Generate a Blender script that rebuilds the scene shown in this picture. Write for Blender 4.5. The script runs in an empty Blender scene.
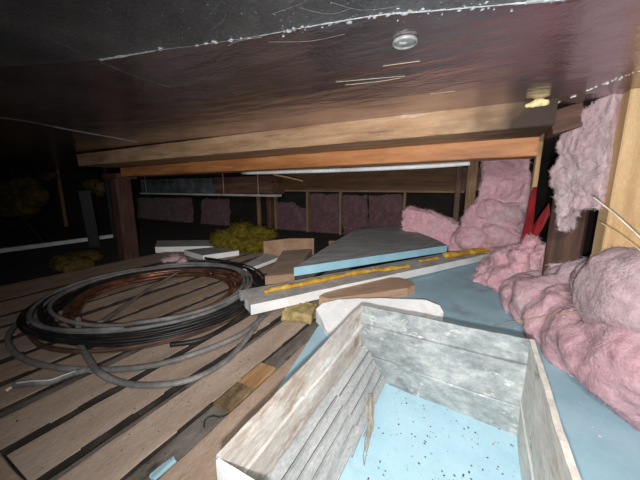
import bpy, bmesh, math, random
from mathutils import Vector, Matrix, Euler, noise
random.seed(7)
C = bpy.context.scene.collection

# ------------------------------------------------------------------ camera
F_PX, HZ = 285.0, 187.0
PITCH = math.atan((240 - HZ) / F_PX); YAW = math.radians(28); CAM_H = 0.75
FW = Vector((-math.sin(YAW)*math.cos(PITCH), math.cos(YAW)*math.cos(PITCH), -math.sin(PITCH)))
RT = Vector((math.cos(YAW), math.sin(YAW), 0)); UP = RT.cross(FW)
CP = Vector((0, 0, CAM_H))
cam = bpy.data.cameras.new('camera'); cam.sensor_width = 36; cam.lens = F_PX*36/640; cam.clip_start = 0.01
co = bpy.data.objects.new('camera', cam); C.objects.link(co)
co.matrix_world = Matrix(((RT.x, UP.x, -FW.x, 0), (RT.y, UP.y, -FW.y, 0), (RT.z, UP.z, -FW.z, CAM_H), (0, 0, 0, 1)))
bpy.context.scene.camera = co

# survey helpers: read a place off the photograph on a known real plane
def ray(x, y): return FW + RT*((x-320)/F_PX) + UP*((240-y)/F_PX)
def atz(x, y, z): d = ray(x, y); return CP + d*((z-CP.z)/d.z)
def aty(x, y, Y): d = ray(x, y); return CP + d*(Y/d.y)
def atx(x, y, X): d = ray(x, y); return CP + d*(X/d.x)

# ------------------------------------------------------------------ materials
def lin(c): return tuple((v/255/12.92 if v <= 10 else ((v/255+.055)/1.055)**2.4) for v in c) + (1,)
def mat(name, stops, scale=6, stretch=(1, 1, 1), rough=.8, metallic=0, bump=.3, bscale=None, detail=8, dist=0.0,
        spots=None, rough_var=0, spec=.5, sheen=0, grain=.30, gscale=70, bdist=.01):
    """noise driven colour ramp + bump; spots=(colour, scale, threshold, softness) adds marks on top"""
    m = bpy.data.materials.new(name); m.use_nodes = True
    nt = m.node_tree; N = nt.nodes; L = nt.links
    b = N['Principled BSDF']
    tc = N.new('ShaderNodeTexCoord'); mp = N.new('ShaderNodeMapping'); mp.inputs['Scale'].default_value = stretch
    L.new(tc.outputs['Object'], mp.inputs['Vector'])
    n = N.new('ShaderNodeTexNoise'); n.inputs['Scale'].default_value = scale; n.inputs['Detail'].default_value = detail
    n.inputs['Roughness'].default_value = .62; n.inputs['Distortion'].default_value = dist
    L.new(mp.outputs[0], n.inputs['Vector'])
    r = N.new('ShaderNodeValToRGB'); e = r.color_ramp.elements
    lo, hi = .3, .7
    k = len(stops)
    e[0].position = lo; e[0].color = lin(stops[0]); e[1].position = hi; e[1].color = lin(stops[-1])
    for i in range(1, k-1):
        x = e.new(lo+(hi-lo)*i/(k-1)); x.color = lin(stops[i])
    L.new(n.outputs['Fac'], r.inputs['Fac'])
    col = r.outputs['Color']
    allspots = [] if not spots else (spots if isinstance(spots, list) else [spots])
    for (sc, ss, th, soft) in allspots:
        s = N.new('ShaderNodeTexNoise'); s.inputs['Scale'].default_value = ss; s.inputs['Detail'].default_value = 6
        s.inputs['Roughness'].default_value = .65
        L.new(mp.outputs[0], s.inputs['Vector'])
        mr = N.new('ShaderNodeMapRange'); mr.inputs['From Min'].default_value = th; mr.inputs['From Max'].default_value = th+soft
        L.new(s.outputs['Fac'], mr.inputs['Value'])
        mx = N.new('ShaderNodeMix'); mx.data_type = 'RGBA'
        L.new(mr.outputs[0], mx.inputs['Factor']); L.new(col, mx.inputs['A']); mx.inputs['B'].default_value = lin(sc)
        col = mx.outputs['Result']
    if grain:
        g = N.new('ShaderNodeTexNoise'); g.inputs['Scale'].default_value = gscale; g.inputs['Detail'].default_value = 5; g.inputs['Roughness'].default_value = .8
        L.new(mp.outputs[0], g.inputs['Vector'])
        gm = N.new('ShaderNodeMapRange'); gm.inputs['From Min'].default_value = .3; gm.inputs['From Max'].default_value = .7
        gm.inputs['To Min'].default_value = 1-grain; gm.inputs['To Max'].default_value = 1+grain*.6; L.new(g.outputs['Fac'], gm.inputs['Value'])
        mu = N.new('ShaderNodeMix'); mu.data_type = 'RGBA'; mu.blend_type = 'MULTIPLY'; mu.inputs['Factor'].default_value = 1
        L.new(col, mu.inputs['A']); L.new(gm.outputs[0], mu.inputs['B']); col = mu.outputs['Result']
    L.new(col, b.inputs['Base Color'])
    b.inputs['Roughness'].default_value = rough; b.inputs['Metallic'].default_value = metallic
    b.inputs['Specular IOR Level'].default_value = spec
    if sheen: b.inputs['Sheen Weight'].default_value = sheen
    if rough_var:
        mr = N.new('ShaderNodeMapRange'); mr.inputs['To Min'].default_value = rough-rough_var; mr.inputs['To Max'].default_value = rough+rough_var
        L.new(n.outputs['Fac'], mr.inputs['Value']); L.new(mr.outputs[0], b.inputs['Roughness'])
    if bump:
        n2 = N.new('ShaderNodeTexNoise'); n2.inputs['Scale'].default_value = bscale or scale*4; n2.inputs['Detail'].default_value = 8
        n2.inputs['Roughness'].default_value = .7
        L.new(mp.outputs[0], n2.inputs['Vector'])
        bp = N.new('ShaderNodeBump'); bp.inputs['Strength'].default_value = bump; bp.inputs['Distance'].default_value = bdist
        L.new(n2.outputs['Fac'], bp.inputs['Height']); L.new(bp.outputs[0], b.inputs['Normal'])
    return m

GR = (1, 9, 9)      # wood grain along local X
M = {}
M['plank'] = mat('dusty_plank', [(158,137,121), (184,163,146), (202,183,167)], 2.2, (1,4,4), .9, bump=.35, bscale=10, gscale=40, spots=[((128,116,104), 2.2, .60, .14), ((206,196,182), 5, .66, .10)])
M['plank2'] = mat('dusty_plank_brown', [(146,124,106), (172,149,130), (190,168,149)], 2.4, (1,4,4), .9, bump=.35, bscale=10, gscale=40, spots=[((112,100,88), 2.6, .58, .16)])
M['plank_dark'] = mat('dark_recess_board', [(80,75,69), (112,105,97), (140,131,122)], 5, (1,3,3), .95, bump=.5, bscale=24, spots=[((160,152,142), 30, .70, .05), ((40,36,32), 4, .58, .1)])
M['plank_side'] = mat('dark_plank_edge', [(30,26,22), (50,43,37), (80,70,60)], 12, (1,3,3), 1, bump=.5)  # darker colour for plank side faces, so the slots read dark
M['offcut'] = mat('orange_wood', [(120,88,58), (165,126,86), (186,150,110)], 5, GR, .8, bump=.25)
M['offcut_dirty'] = mat('mouldy_wood', [(40,36,32), (116,96,66), (150,126,92)], 9, (1,2,2), .9, bump=.4, spots=((176,168,158), 34, .66, .05))
M['soil'] = mat('dark_dirt', [(22,19,16), (38,33,28), (60,53,46)], 9, rough=1, bump=.8, bscale=30, spots=((130,122,112), 46, .70, .04))
M['beam'] = mat('weathered_beam', [(142,108,80), (172,138,106), (196,166,134)], 2.4, (1,8,8), .75, bump=.25, bscale=6, spots=[((206,190,168), 3.4, .62, .12), ((104,80,62), 2.0, .62, .12)])
M['beam_orange'] = mat('orange_beam', [(134,84,48), (172,114,68), (194,138,90)], 2.2, (1,8,8), .6, bump=.2, bscale=6, spots=[((108,62,34), 3.0, .64, .08), ((214,182,142), 4.5, .68, .04)])
M['header'] = mat('brown_header', [(72,50,34), (94,66,44), (112,82,56)], 2.4, GR, .8, bump=.2)
M['post'] = mat('red_brown_post', [(52,32,26), (78,50,42), (98,66,54)], 4, (1,6,6), .85, bump=.35)
M['stud'] = mat('pale_stud', [(168,132,92), (198,164,120), (216,184,142)], 2.0, GR, .75, bump=.15, bscale=8,
                spots=((150,110,72), 2.4, .62, .12))
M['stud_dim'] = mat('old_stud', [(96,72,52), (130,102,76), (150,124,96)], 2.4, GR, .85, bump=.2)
M['dark_wood'] = mat('dark_wood', [(56,36,28), (86,58,46), (106,76,60)], 3, GR, .7, bump=.3)
M['black_wood'] = mat('blackened_wood', [(20,19,19), (34,32,32), (56,54,54)], 4, GR, .6, bump=.3)
M['ply'] = mat('brown_board', [(140,108,84), (162,130,104), (176,146,120)], 4, (1,3,3), .85, bump=.2)
M['tan'] = mat('tan_block', [(168,136,110), (192,160,132), (206,180,156)], 4, GR, .85, bump=.25)
M['blue'] = mat('blue_foam', [(152,188,202), (164,199,213), (174,208,221)], 5, rough=.75, bump=.08, bscale=60, grain=.06, spots=[((136,150,156), 3, .58, .2), ((84,92,96), 60, .715, .02)])
M['blue_clean'] = mat('clean_blue_foam', [(150,198,220), (162,212,232), (172,220,238)], 6, rough=.7, bump=.1, bscale=60, grain=.08)
M['dust_top'] = mat('dusty_grey_foam_top', [(138,142,142), (164,168,168), (186,192,192)], 4, (1,4,1), .95, bump=.25, bscale=20, grain=.3, gscale=30, spots=[((222,228,230), 6, .70, .04), ((116,116,112), 3, .56, .2)])
M['white_foam'] = mat('white_foam', [(226,228,228), (240,241,241), (248,249,249)], 8, rough=.8, bump=.25, bscale=70, grain=.08, spots=((176,174,170), 6, .66, .10))
M['foam_dust'] = mat('dusty_white_foam', [(160,160,158), (190,188,186), (212,210,206)], 6, rough=.9, bump=.25, bscale=40, spots=((226,224,220), 12, .66, .06))
M['spray'] = mat('yellow_spray_foam', [(176,120,30), (214,166,62), (232,196,104)], 14, rough=.55, bump=.4, bscale=50, bdist=.006)
M['spray_pale'] = mat('pale_spray_foam', [(206,186,120), (228,212,150), (240,228,180)], 14, rough=.6, bump=.4, bscale=50)
M['wool_y'] = mat('yellow_wool', [(70,60,18), (112,98,32), (140,126,58)], 14, (1,1,2), rough=1, bump=.9, bscale=60, spec=.1, grain=.5)
M['wool_dull'] = mat('dull_yellow_wool', [(60,52,28), (92,80,44), (112,100,62)], 10, rough=1, bump=.9, bscale=50, spec=.1, grain=.5)
M['rock_wool'] = mat('crumbly_yellow_foam', [(150,130,84), (182,162,112), (200,184,140)], 24, rough=1, bump=.9, bscale=70, spec=.1)
def pink(name, a, b, c, d):
    return mat(name, [a, b, c], 5.5, rough=1, bump=.9, bscale=60, spec=.1, dist=1.6, sheen=.2, bdist=.012, grain=.26, gscale=34,
               spots=[(d, 3.4, .52, .16), ((240,224,226), 26, .66, .10), (tuple(int(v*.74) for v in a), 9, .64, .12)])
M['pink'] = pink('pink_wool', (196,150,159), (216,174,183), (226,192,199), (208,184,189))
M['pink_bright'] = pink('bright_pink_wool', (218,164,175), (232,182,192), (236,198,205), (212,188,193))
M['pink_grey'] = pink('greyish_pink_wool', (184,156,162), (204,176,182), (216,192,197), (200,182,186))
M['pink_dim'] = pink('dimmed_pink_wool', (84,60,64), (106,78,84), (120,92,97), (84,66,69))  # weak light at the far wall is put into this wool colour
M['cable_black'] = mat('black_cable', [(20,20,21), (34,34,35), (58,57,56)], 9, rough=.5, bump=.1)
M['hose_grey'] = mat('grey_hose', [(92,92,92), (122,121,120), (150,148,145)], 9, rough=.6, bump=.15)
M['copper'] = mat('copper_tube', [(84,58,46), (130,90,70), (190,134,104)], 12, rough=.42, metallic=.55, bump=.08, spots=((70,54,46), 5, .55, .15))
M['cable_brown'] = mat('brown_cable', [(62,44,38), (92,66,56), (112,86,74)], 9, rough=.6, bump=.1)
M['galv'] = mat('galvanised_dusty', [(112,119,121), (144,151,152), (176,181,180)], 14, (1,1,1.6), rough=.6, metallic=.1, bump=.3, bscale=40, bdist=.004, gscale=50, grain=.3, spots=[((118,122,118), 9, .60, .10), ((196,197,193), 22, .60, .08), ((142,98,66), 9, .735, .03)])
M['galv_beige'] = mat('peeling_beige_metal', [(182,174,165), (206,198,190), (224,218,212)], 6, (2,.7,2), .75, bump=.45, bscale=30, bdist=.006, gscale=40, spots=[((166,138,118), 4, .55, .09), ((226,226,222), 7, .58, .08), ((98,72,54), 13, .68, .04)])
M['galv_white'] = mat('ragged_pale_coating', [(186,180,170), (212,206,197), (230,226,218)], 7, (2,.7,2), .75, bump=.45, bscale=30, bdist=.006, gscale=40, grain=.25, spots=[((176,148,122), 6, .60, .08), ((150,146,138), 9, .60, .08), ((110,84,64), 13, .70, .04)])
M['rib'] = mat('ribbed_metal', [(204,207,208), (226,228,228), (242,243,242)], 8, (3,1,3), .6, metallic=.05, bump=.3, bscale=40, bdist=.004, spots=[((236,236,234), 24, .62, .06), ((160,152,142), 5, .64, .08)])
M['rib_valley'] = mat('shaded_rib_groove', [(88,88,88), (120,120,118), (150,148,144)], 9, (3,1,3), .8, bump=.3)  # groove shade painted as a darker colour on the low rib faces
M['duct'] = mat('shiny_duct', [(70,73,78), (104,108,114), (150,154,158)], 6, (1,1,1), rough=.45, metallic=.5, bump=.5, bscale=14)
M['grey_metal'] = mat('grey_flange', [(140,140,140), (168,168,168), (184,184,184)], 5, rough=.6, bump=.1)
M['white_pipe'] = mat('white_pipe', [(176,180,184), (206,210,214), (222,226,230)], 5, rough=.5, bump=.05)
M['washer'] = mat('clear_plastic_cap', [(120,124,124), (150,154,154), (176,180,180)], 10, rough=.35, bump=.15, bscale=30)
M['washer_mark'] = mat('white_stamp', [(214,216,216), (232,234,234)], 10, rough=.5, bump=0)
M['red'] = mat('dark_red_sheet', [(112,20,26), (146,30,36), (166,44,48)], 5, rough=.6, bump=.3)
M['straw'] = mat('straw', [(196,168,112), (222,196,140), (234,212,164)], 20, rough=.6, bump=.1)
M['stick'] = mat('pale_stick_and_glint', [(206,192,168), (230,220,200), (240,232,216)], 20, rough=.5, bump=.1)
M['twig'] = mat('grey_fibres', [(118,108,98), (150,140,128), (176,166,154)], 20, rough=.9, bump=.4)
M['tape'] = mat('white_flaky_tape', [(150,156,160), (196,202,206), (226,230,232)], 40, rough=.4, bump=.4)
M['scuff'] = mat('grey_scuff', [(90,94,98), (124,128,132), (150,154,158)], 40, rough=.5, bump=.2)
M['debris'] = mat('dark_crumbs', [(52,44,38), (84,72,60), (120,106,90)], 30, rough=1, bump=.3)
M['crumb_white'] = mat('white_crumbs', [(206,206,204), (226,226,224), (238,238,236)], 30, rough=.9, bump=.2)
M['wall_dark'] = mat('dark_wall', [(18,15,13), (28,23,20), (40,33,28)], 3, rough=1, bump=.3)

def ceiling_mat():
    m = bpy.data.materials.new('black_foil_ceiling'); m.use_nodes = True
    nt = m.node_tree; N = nt.nodes; L = nt.links; b = N['Principled BSDF']
    tc = N.new('ShaderNodeTexCoord')
    def nz(scale, det=6, rough=.6, stretch=None):
        n = N.new('ShaderNodeTexNoise'); n.inputs['Scale'].default_value = scale; n.inputs['Detail'].default_value = det
        n.inputs['Roughness'].default_value = rough
        if stretch:
            mp = N.new('ShaderNodeMapping'); mp.inputs['Scale'].default_value = stretch
            L.new(tc.outputs['Object'], mp.inputs['Vector']); L.new(mp.outputs[0], n.inputs['Vector'])
        else: L.new(tc.outputs['Object'], n.inputs['Vector'])
        return n
    def mrange(src, a, c, lo=0, hi=1):
        r = N.new('ShaderNodeMapRange'); r.inputs['From Min'].default_value = a; r.inputs['From Max'].default_value = c
        r.inputs['To Min'].default_value = lo; r.inputs['To Max'].default_value = hi
        L.new(src, r.inputs['Value']); return r.outputs[0]
    def mix(fac, a, c):
        x = N.new('ShaderNodeMix'); x.data_type = 'RGBA'; L.new(fac, x.inputs['Factor'])
        if isinstance(a, tuple): x.inputs['A'].default_value = a
        else: L.new(a, x.inputs['A'])
        x.inputs['B'].default_value = c; return x.outputs['Result']
    big = nz(2.2, 5)
    col = mix(mrange(big.outputs['Fac'], .35, .7), lin((152,137,141)), lin((192,175,181)))
    dust = nz(60, 4, .7)
    col = mix(mrange(dust.outputs['Fac'], .70, .75, 0, .45), col, lin((190,194,198)))
    L.new(col, b.inputs['Base Color'])
    b.inputs['Metallic'].default_value = .85
    L.new(mrange(nz(7, 6).outputs['Fac'], .3, .7, .15, .27), b.inputs['Roughness'])
    # crinkled foil: fine crosshatch plus slow waves
    f1 = nz(90, 3, .5); f2 = nz(4, 3, .5, (1, 3, 1))
    bp = N.new('ShaderNodeBump'); bp.inputs['Strength'].default_value = .16; bp.inputs['Distance'].default_value = .006
    L.new(f1.outputs['Fac'], bp.inputs['Height'])
    bp2 = N.new('ShaderNodeBump'); bp2.inputs['Strength'].default_value = .12; bp2.inputs['Distance'].default_value = .05
    L.new(f2.outputs['Fac'], bp2.inputs['Height']); L.new(bp.outputs[0], bp2.inputs['Normal'])
    L.new(bp2.outputs[0], b.inputs['Normal'])
    return m
M['ceiling'] = ceiling_mat()

# ------------------------------------------------------------------ object helpers
def tag(o, label=None, cat=None, group=None, kind=None):
    if label: o['label'] = label
    if cat: o['category'] = cat
    if group: o['group'] = group
    if kind: o['kind'] = kind
    return o
def link(name, me, m, parent=None, loc=(0,0,0), rot=(0,0,0), smooth=False):
    o = bpy.data.objects.new(name, me); C.objects.link(o); o.location = loc; o.rotation_euler = rot
    if m is not None and not me.materials: me.materials.append(m)
    if parent: o.parent = parent
    if smooth:
        for p in me.polygons: p.use_smooth = True
    return o
def bm_obj(name, bm, m, parent=None, loc=(0,0,0), rot=(0,0,0), smooth=False):
    me = bpy.data.meshes.new(name); bm.normal_update(); bm.to_mesh(me); bm.free()
    return link(name, me, m, parent, loc, rot, smooth)
def empty(name, loc=(0,0,0), rot=(0,0,0)):
    o = bpy.data.objects.new(name, None); C.objects.link(o); o.location = loc; o.rotation_euler = rot; o.empty_display_size = .05
    return o
def ragged_board(lx, ly, lz, seg=24, jit=.002, bev=.004, seed=0):
    """board centred on origin, length along X, chamfered and slightly worn edges"""
    bm = bmesh.new(); b = min(bev, ly*.3, lz*.3)
    prof = [(-ly/2+b, -lz/2), (ly/2-b, -lz/2), (ly/2, -lz/2+b), (ly/2, lz/2-b), (ly/2-b, lz/2), (-ly/2+b, lz/2), (-ly/2, lz/2-b), (-ly/2, -lz/2+b)]
    rings = []
    for i in range(seg+1):
        x = -lx/2 + lx*i/seg; ring = []
        for k, (y, z) in enumerate(prof):
            p = Vector((x*9+seed*3.1, k*1.7+seed, 0))
            ring.append(bm.verts.new((x + (noise.noise(p*1.3)*jit if i in (0, seg) else 0), y+noise.noise(p)*jit, z+noise.noise(p+Vector((9,9,9)))*jit*.5)))
        rings.append(ring)
    n = len(prof)
    for a, c in zip(rings, rings[1:]):
        for k in range(n): bm.faces.new((a[k], a[(k+1) % n], c[(k+1) % n], c[k]))
    bm.faces.new(rings[0][::-1]); bm.faces.new(rings[-1])
    bmesh.ops.recalc_face_normals(bm, faces=bm.faces)
    return bm
def board(name, c, size, m, rot=(0,0,0), parent=None, jit=.002, bev=.004, seg=24):
    return bm_obj(name, ragged_board(*size, seg=seg, jit=jit, bev=bev, seed=random.random()*50), m, parent, c, rot)
def board_between(name, p, q, w, t, m, parent=None, twist=0, jit=.002):
    """board of width w, thickness t whose axis runs from p to q"""
    p, q = Vector(p), Vector(q); d = (q-p)
    o = bm_obj(name, ragged_board(d.length, w, t, seed=random.random()*50, jit=jit), m, parent)
    o.location = (p+q)/2
    o.rotation_euler = (d.to_track_quat('X', 'Z') @ Euler((twist, 0, 0)).to_quaternion()).to_euler()
    return o
def slab(name, top, thick, m, ang=0, parent=None, rough_edge=0, cuts=6, top_mat=None, side_mats=None):
    """solid from a ring of top points (world) and a thickness straight down; local X lies along ang"""
    top = [Vector(p) for p in top]; c = sum(top, Vector())/len(top)
    R = Matrix.Rotation(-ang, 3, 'Z')
    dense = []
    for a, b in zip(top, top[1:]+top[:1]):
        for i in range(cuts):
            p = a.lerp(b, i/cuts)
            if rough_edge: p = p + Vector((noise.noise(p*14), noise.noise(p*14+Vector((5,5,5))), 0))*rough_edge
            dense.append(p)
    bm = bmesh.new()
    tv = [bm.verts.new(R @ (p-c)) for p in dense]
    bv = [bm.verts.new(R @ (p-c-Vector((0, 0, thick)))) for p in dense]
    n = len(tv)
    f = bm.faces.new(tv); g = bm.faces.new(bv[::-1])
    for i in range(n): bm.faces.new((tv[i], bv[i], bv[(i+1) % n], tv[(i+1) % n]))
    bmesh.ops.recalc_face_normals(bm, faces=bm.faces)
    bmesh.ops.triangulate(bm, faces=[f, g])
    me = bpy.data.meshes.new(name); bm.to_mesh(me); bm.free()
    me.materials.append(m)
    if top_mat:
        me.materials.append(top_mat)
        for p in me.polygons:
            if p.normal.z > .7: p.material_index = 1
    o = link(name, me, None, parent, c, (0, 0, ang))
    return o
def tube_bm(bm, pts, r, seg=10, closed=False, flat=1.0, rad=None):
    pts = [Vector(p) for p in pts]; n = len(pts); rings = []
    for i, p in enumerate(pts):
        a = pts[(i-1) % n] if closed or i > 0 else p
        c = pts[(i+1) % n] if closed or i < n-1 else p
        t = (c-a).normalized()
        s = t.cross(Vector((0, 0, 1)))
        if s.length < 1e-4: s = Vector((1, 0, 0))
        s.normalize(); u = s.cross(t)
        rr = rad[i] if rad else r
        rings.append([bm.verts.new(p + s*math.cos(2*math.pi*k/seg)*rr + u*math.sin(2*math.pi*k/seg)*rr*flat) for k in range(seg)])
    for i in range(n if closed else n-1):
        a, c = rings[i], rings[(i+1) % n]
        for k in range(seg): bm.faces.new((a[k], a[(k+1) % seg], c[(k+1) % seg], c[k]))
    if not closed:
        bm.faces.new(rings[0][::-1]); bm.faces.new(rings[-1])
    return bm
def smooth_path(pts, per=8, closed=False):
    P = [Vector(p) for p in pts]; n = len(P); out = []
    for i in range(n if closed else n-1):
        if closed: a, b, c, d = P[(i-1) % n], P[i], P[(i+1) % n], P[(i+2) % n]
        else: a, b, c, d = P[max(i-1, 0)], P[i], P[i+1], P[min(i+2, n-1)]
        for k in range(per):
            t = k/per
            out.append(.5*((2*b)+(c-a)*t+(2*a-5*b+4*c-d)*t*t+(3*b-a-3*c+d)*t**3))
    if not closed: out.append(P[-1])
    return out
def tube(name, pts, r, m, parent=None, seg=10, flat=1.0, smooth=True, rad=None):
    bm = tube_bm(bmesh.new(), pts, r, seg, flat=flat, rad=rad)
    bmesh.ops.recalc_face_normals(bm, faces=bm.faces)
    return bm_obj(name, bm, m, parent, smooth=smooth)

def lump(name, bm, m, voxel=.014, amp=.03, freq=7, fine=.008, origin=None, smooth_it=4, floor=None, parent=None, fold=0, fuzz=0, fz=1):
    """union of the shapes in bm, remeshed and displaced into torn fibre wool"""
    bmesh.ops.recalc_face_normals(bm, faces=bm.faces)
    me = bpy.data.meshes.new('tmp'); bm.to_mesh(me); bm.free()
    t = bpy.data.objects.new('tmp', me); C.objects.link(t)
    md = t.modifiers.new('r', 'REMESH'); md.mode = 'VOXEL'; md.voxel_size = voxel
    s = t.modifiers.new('s', 'SMOOTH'); s.iterations = smooth_it; s.factor = .6
    dg = bpy.context.evaluated_depsgraph_get(); dg.update()
    ev = t.evaluated_get(dg); me2 = bpy.data.meshes.new_from_object(ev)
    bpy.data.objects.remove(t); bpy.data.meshes.remove(me)
    bm = bmesh.new(); bm.from_mesh(me2); bpy.data.meshes.remove(me2); bm.normal_update()
    mv = []
    for v in bm.verts:
        p = v.co
        w = Vector((noise.noise(p*3.1), noise.noise(p*3.1+Vector((7,1,2))), noise.noise(p*3.1+Vector((3,9,4)))))*.25
        d = noise.fractal((p+w)*freq, 1.0, 2.0, 4)*amp
        rg = 1-abs(noise.noise((p+w*.6)*freq*1.8))*2      # creases and torn tufts
        d += (rg-.4)*amp*.12 + noise.noise(p*freq*5)*fine*.5 + noise.noise(p*freq*12)*fine*.4
        if fold: d += math.sin((p.x*.8 - p.y*.35 + p.z*1.1 + w.x*.35)*fold)*amp*.3
        mv.append(v.co + v.normal*d)
    for v, c in zip(bm.verts, mv):
        if floor is not None and c.z < floor: c.z = floor - .004
        v.co = c
    if fuzz:
        bm.normal_update(); rnd = random.Random(len(bm.verts)); vs = list(bm.verts); L_f = bm.verts.layers
        for _ in range(fuzz):
            v = vs[rnd.randrange(len(vs))]; n_ = v.normal
            if floor is not None and v.co.z < floor+.004: continue
            t = Vector((rnd.gauss(0, 1), rnd.gauss(0, 1), rnd.gauss(0, 1))); t -= n_*t.dot(n_)
            if t.length < .01: continue
            t.normalize(); ln = rnd.uniform(.008, .03)*fz; wd = rnd.uniform(.0006, .0014)*fz; sd = n_.cross(t)*wd
            k1 = rnd.uniform(.15, .6); k2 = rnd.uniform(-.4, .9); cv = n_.cross(t)*rnd.uniform(-.5, .5)*ln
            p0 = v.co - n_*.002; p1 = p0 + t*ln*.5 + n_*ln*.5*k1; p2 = p1 + t*ln*.5 + n_*ln*.5*k2*.5 + cv
            q = [bm.verts.new(c) for c in (p0-sd, p0+sd, p1+sd, p1-sd, p2+sd*.5, p2-sd*.5)]
            bm.faces.new((q[0], q[1], q[2], q[3])); bm.faces.new((q[3], q[2], q[4], q[5]))
    o0 = Vector(origin) if origin else sum((v.co for v in bm.verts), Vector())/max(1, len(bm.verts))
    bmesh.ops.translate(bm, verts=bm.verts, vec=-o0)
    return bm_obj(name, bm, m, parent, o0, smooth=True)
def ball(bm, c, r, rot=(0,0,0)):
    if not hasattr(r, '__len__'): r = (r, r, r)
    Mx = Matrix.Translation(Vector(c)) @ Euler(rot).to_matrix().to_4x4() @ Matrix.Diagonal((r[0], r[1], r[2], 1))
    bmesh.ops.create_icosphere(bm, subdivisions=3, radius=1, matrix=Mx)
def sheet(bm, ring, vec):
    """closed solid: polygon ring (3-D, planar) extruded by vec"""
    a = [bm.verts.new(Vector(p)) for p in ring]; b = [bm.verts.new(Vector(p)+Vector(vec)) for p in ring]; n = len(a)
    f1 = bm.faces.new(a); f2 = bm.faces.new(b[::-1])
    for i in range(n): bm.faces.new((a[i], b[i], b[(i+1) % n], a[(i+1) % n]))
    bmesh.ops.triangulate(bm, faces=[f1, f2])

ZC = 1.065            # ceiling
ZB = .04              # top of the blue boards on the planks

# ------------------------------------------------------------------ setting
def plain_box(name, lo, hi, m, kind='structure', cuts=0):
    lo, hi = Vector(lo), Vector(hi); c = (lo+hi)/2
    bm = bmesh.new(); bmesh.ops.create_cube(bm, size=1, matrix=Matrix.Diagonal((*(hi-lo), 1)))
    if cuts: bmesh.ops.subdivide_edges(bm, edges=bm.edges, cuts=cuts, use_grid_fill=True)
    o = bm_obj(name, bm, m, None, c); o['kind'] = kind; return o
plain_box('floor', (-7.8, -1.2, -.14), (1.3, 5.3, -.026), M['soil'])
ceil = plain_box('ceiling', (-7.8, -1.2, ZC), (1.3, 5.3, ZC+.05), M['ceiling'])
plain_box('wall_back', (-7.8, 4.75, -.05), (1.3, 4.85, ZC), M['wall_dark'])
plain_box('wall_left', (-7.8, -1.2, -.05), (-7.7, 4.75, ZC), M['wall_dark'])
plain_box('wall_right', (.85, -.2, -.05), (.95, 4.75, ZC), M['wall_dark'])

# ------------------------------------------------------------------ planks
def plank(x0, x1, y0, y1, z, m, label, t=.025):
    lab_group = 'loose floor planks'
    o = board('floor_plank', ((x0+x1)/2, (y0+y1)/2, z-t/2), (y1-y0, x1-x0, t), M[m], (0, 0, math.pi/2), jit=.005, bev=.002, seg=60)
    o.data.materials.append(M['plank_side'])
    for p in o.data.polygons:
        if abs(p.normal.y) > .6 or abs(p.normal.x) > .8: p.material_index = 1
    tag(o, label, 'plank', lab_group); return o
ys, ye = .185, 2.55
plank(-.662, -.44, ys-.5, 2.3, 0, 'plank2', 'brown floor plank running into the dark beside the metal box')
plank(-.895, -.754, ys, 2.3, 0, 'plank', 'broad pale floor plank just left of the trough holding a wood offcut')
plank(-1.108, -.947, ys, 2.4, 0, 'plank', 'pale floor plank between two ragged dark slots in the foreground')
plank(-1.312, -1.147, ys, 2.4, 0, 'plank', 'dusty floor plank under the frayed cable end')
plank(-1.53, -1.377, ys-.2, 2.5, 0, 'plank2', 'brown floor plank at the near edge of the grey hose bend')
plank(-1.735, -1.567, 0, 2.5, 0, 'plank2', 'floor plank under the left side of the grey hose loop')
plank(-1.975, -1.775, .1, 2.5, 0, 'plank2', 'broad floor plank crossing the middle of the cable coils')
plank(-2.185, -2.03, .1, ye, 0, 'plank', 'floor plank under the outer left bend of the black coil')
plank(-2.375, -2.22, .2, ye, 0, 'plank2', 'floor plank just left of the coils, third from the dirt edge')
plank(-2.70, -2.42, .2, ye, 0, 'plank2', 'wide dim floor plank, second from the dirt edge at left')
plank(-3.15, -2.745, .3, 2.3, 0, 'plank2', 'dim outermost floor plank along the dirt at far left')
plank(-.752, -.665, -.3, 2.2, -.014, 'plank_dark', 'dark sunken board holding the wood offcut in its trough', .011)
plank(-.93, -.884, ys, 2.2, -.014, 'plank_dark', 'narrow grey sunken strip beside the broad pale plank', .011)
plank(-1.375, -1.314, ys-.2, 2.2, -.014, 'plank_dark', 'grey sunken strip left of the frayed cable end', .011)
o = board('cross_plank', (-1.02, .0925, -.0135), (.75, .178, .025), M['plank2'], jit=.004, seg=30)
tag(o, 'short plank laid across the near ends of the floor planks', 'plank', 'loose floor planks')
o = board('wood_offcut', (-.7085, .795, -.003), (.135, .082, .020), M['offcut'], (0, 0, math.pi/2), jit=.003)
tag(o, 'orange-brown wood offcut lying in the sunken trough between planks', 'wood offcut')
o = board('wood_offcut', (-.7085, .665, -.005), (.12, .082, .016), M['offcut_dirty'], (0, 0, math.pi/2), jit=.003)
tag(o, 'dark mouldy wood offcut touching the orange one in the trough', 'wood offcut')
bm = bmesh.new()
o = board('foam_strip', (-.685, .375, -.008), (.06, .018, .012), M['blue'], (0, 0, math.pi/2-.12), jit=.008)
tag(o, 'small pale blue foam sliver wedged between floor planks in the foreground', 'foam strip')
o = tube('wire', smooth_path([atz(204, 428, .004), atz(205, 420, .006), atz(212, 416, .012), atz(221, 417, .014), atz(228, 414, .008)], 6), .0018, M['cable_black'], seg=6)
tag(o, 'thin bent black wire on the planks near the metal box', 'wire')

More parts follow.
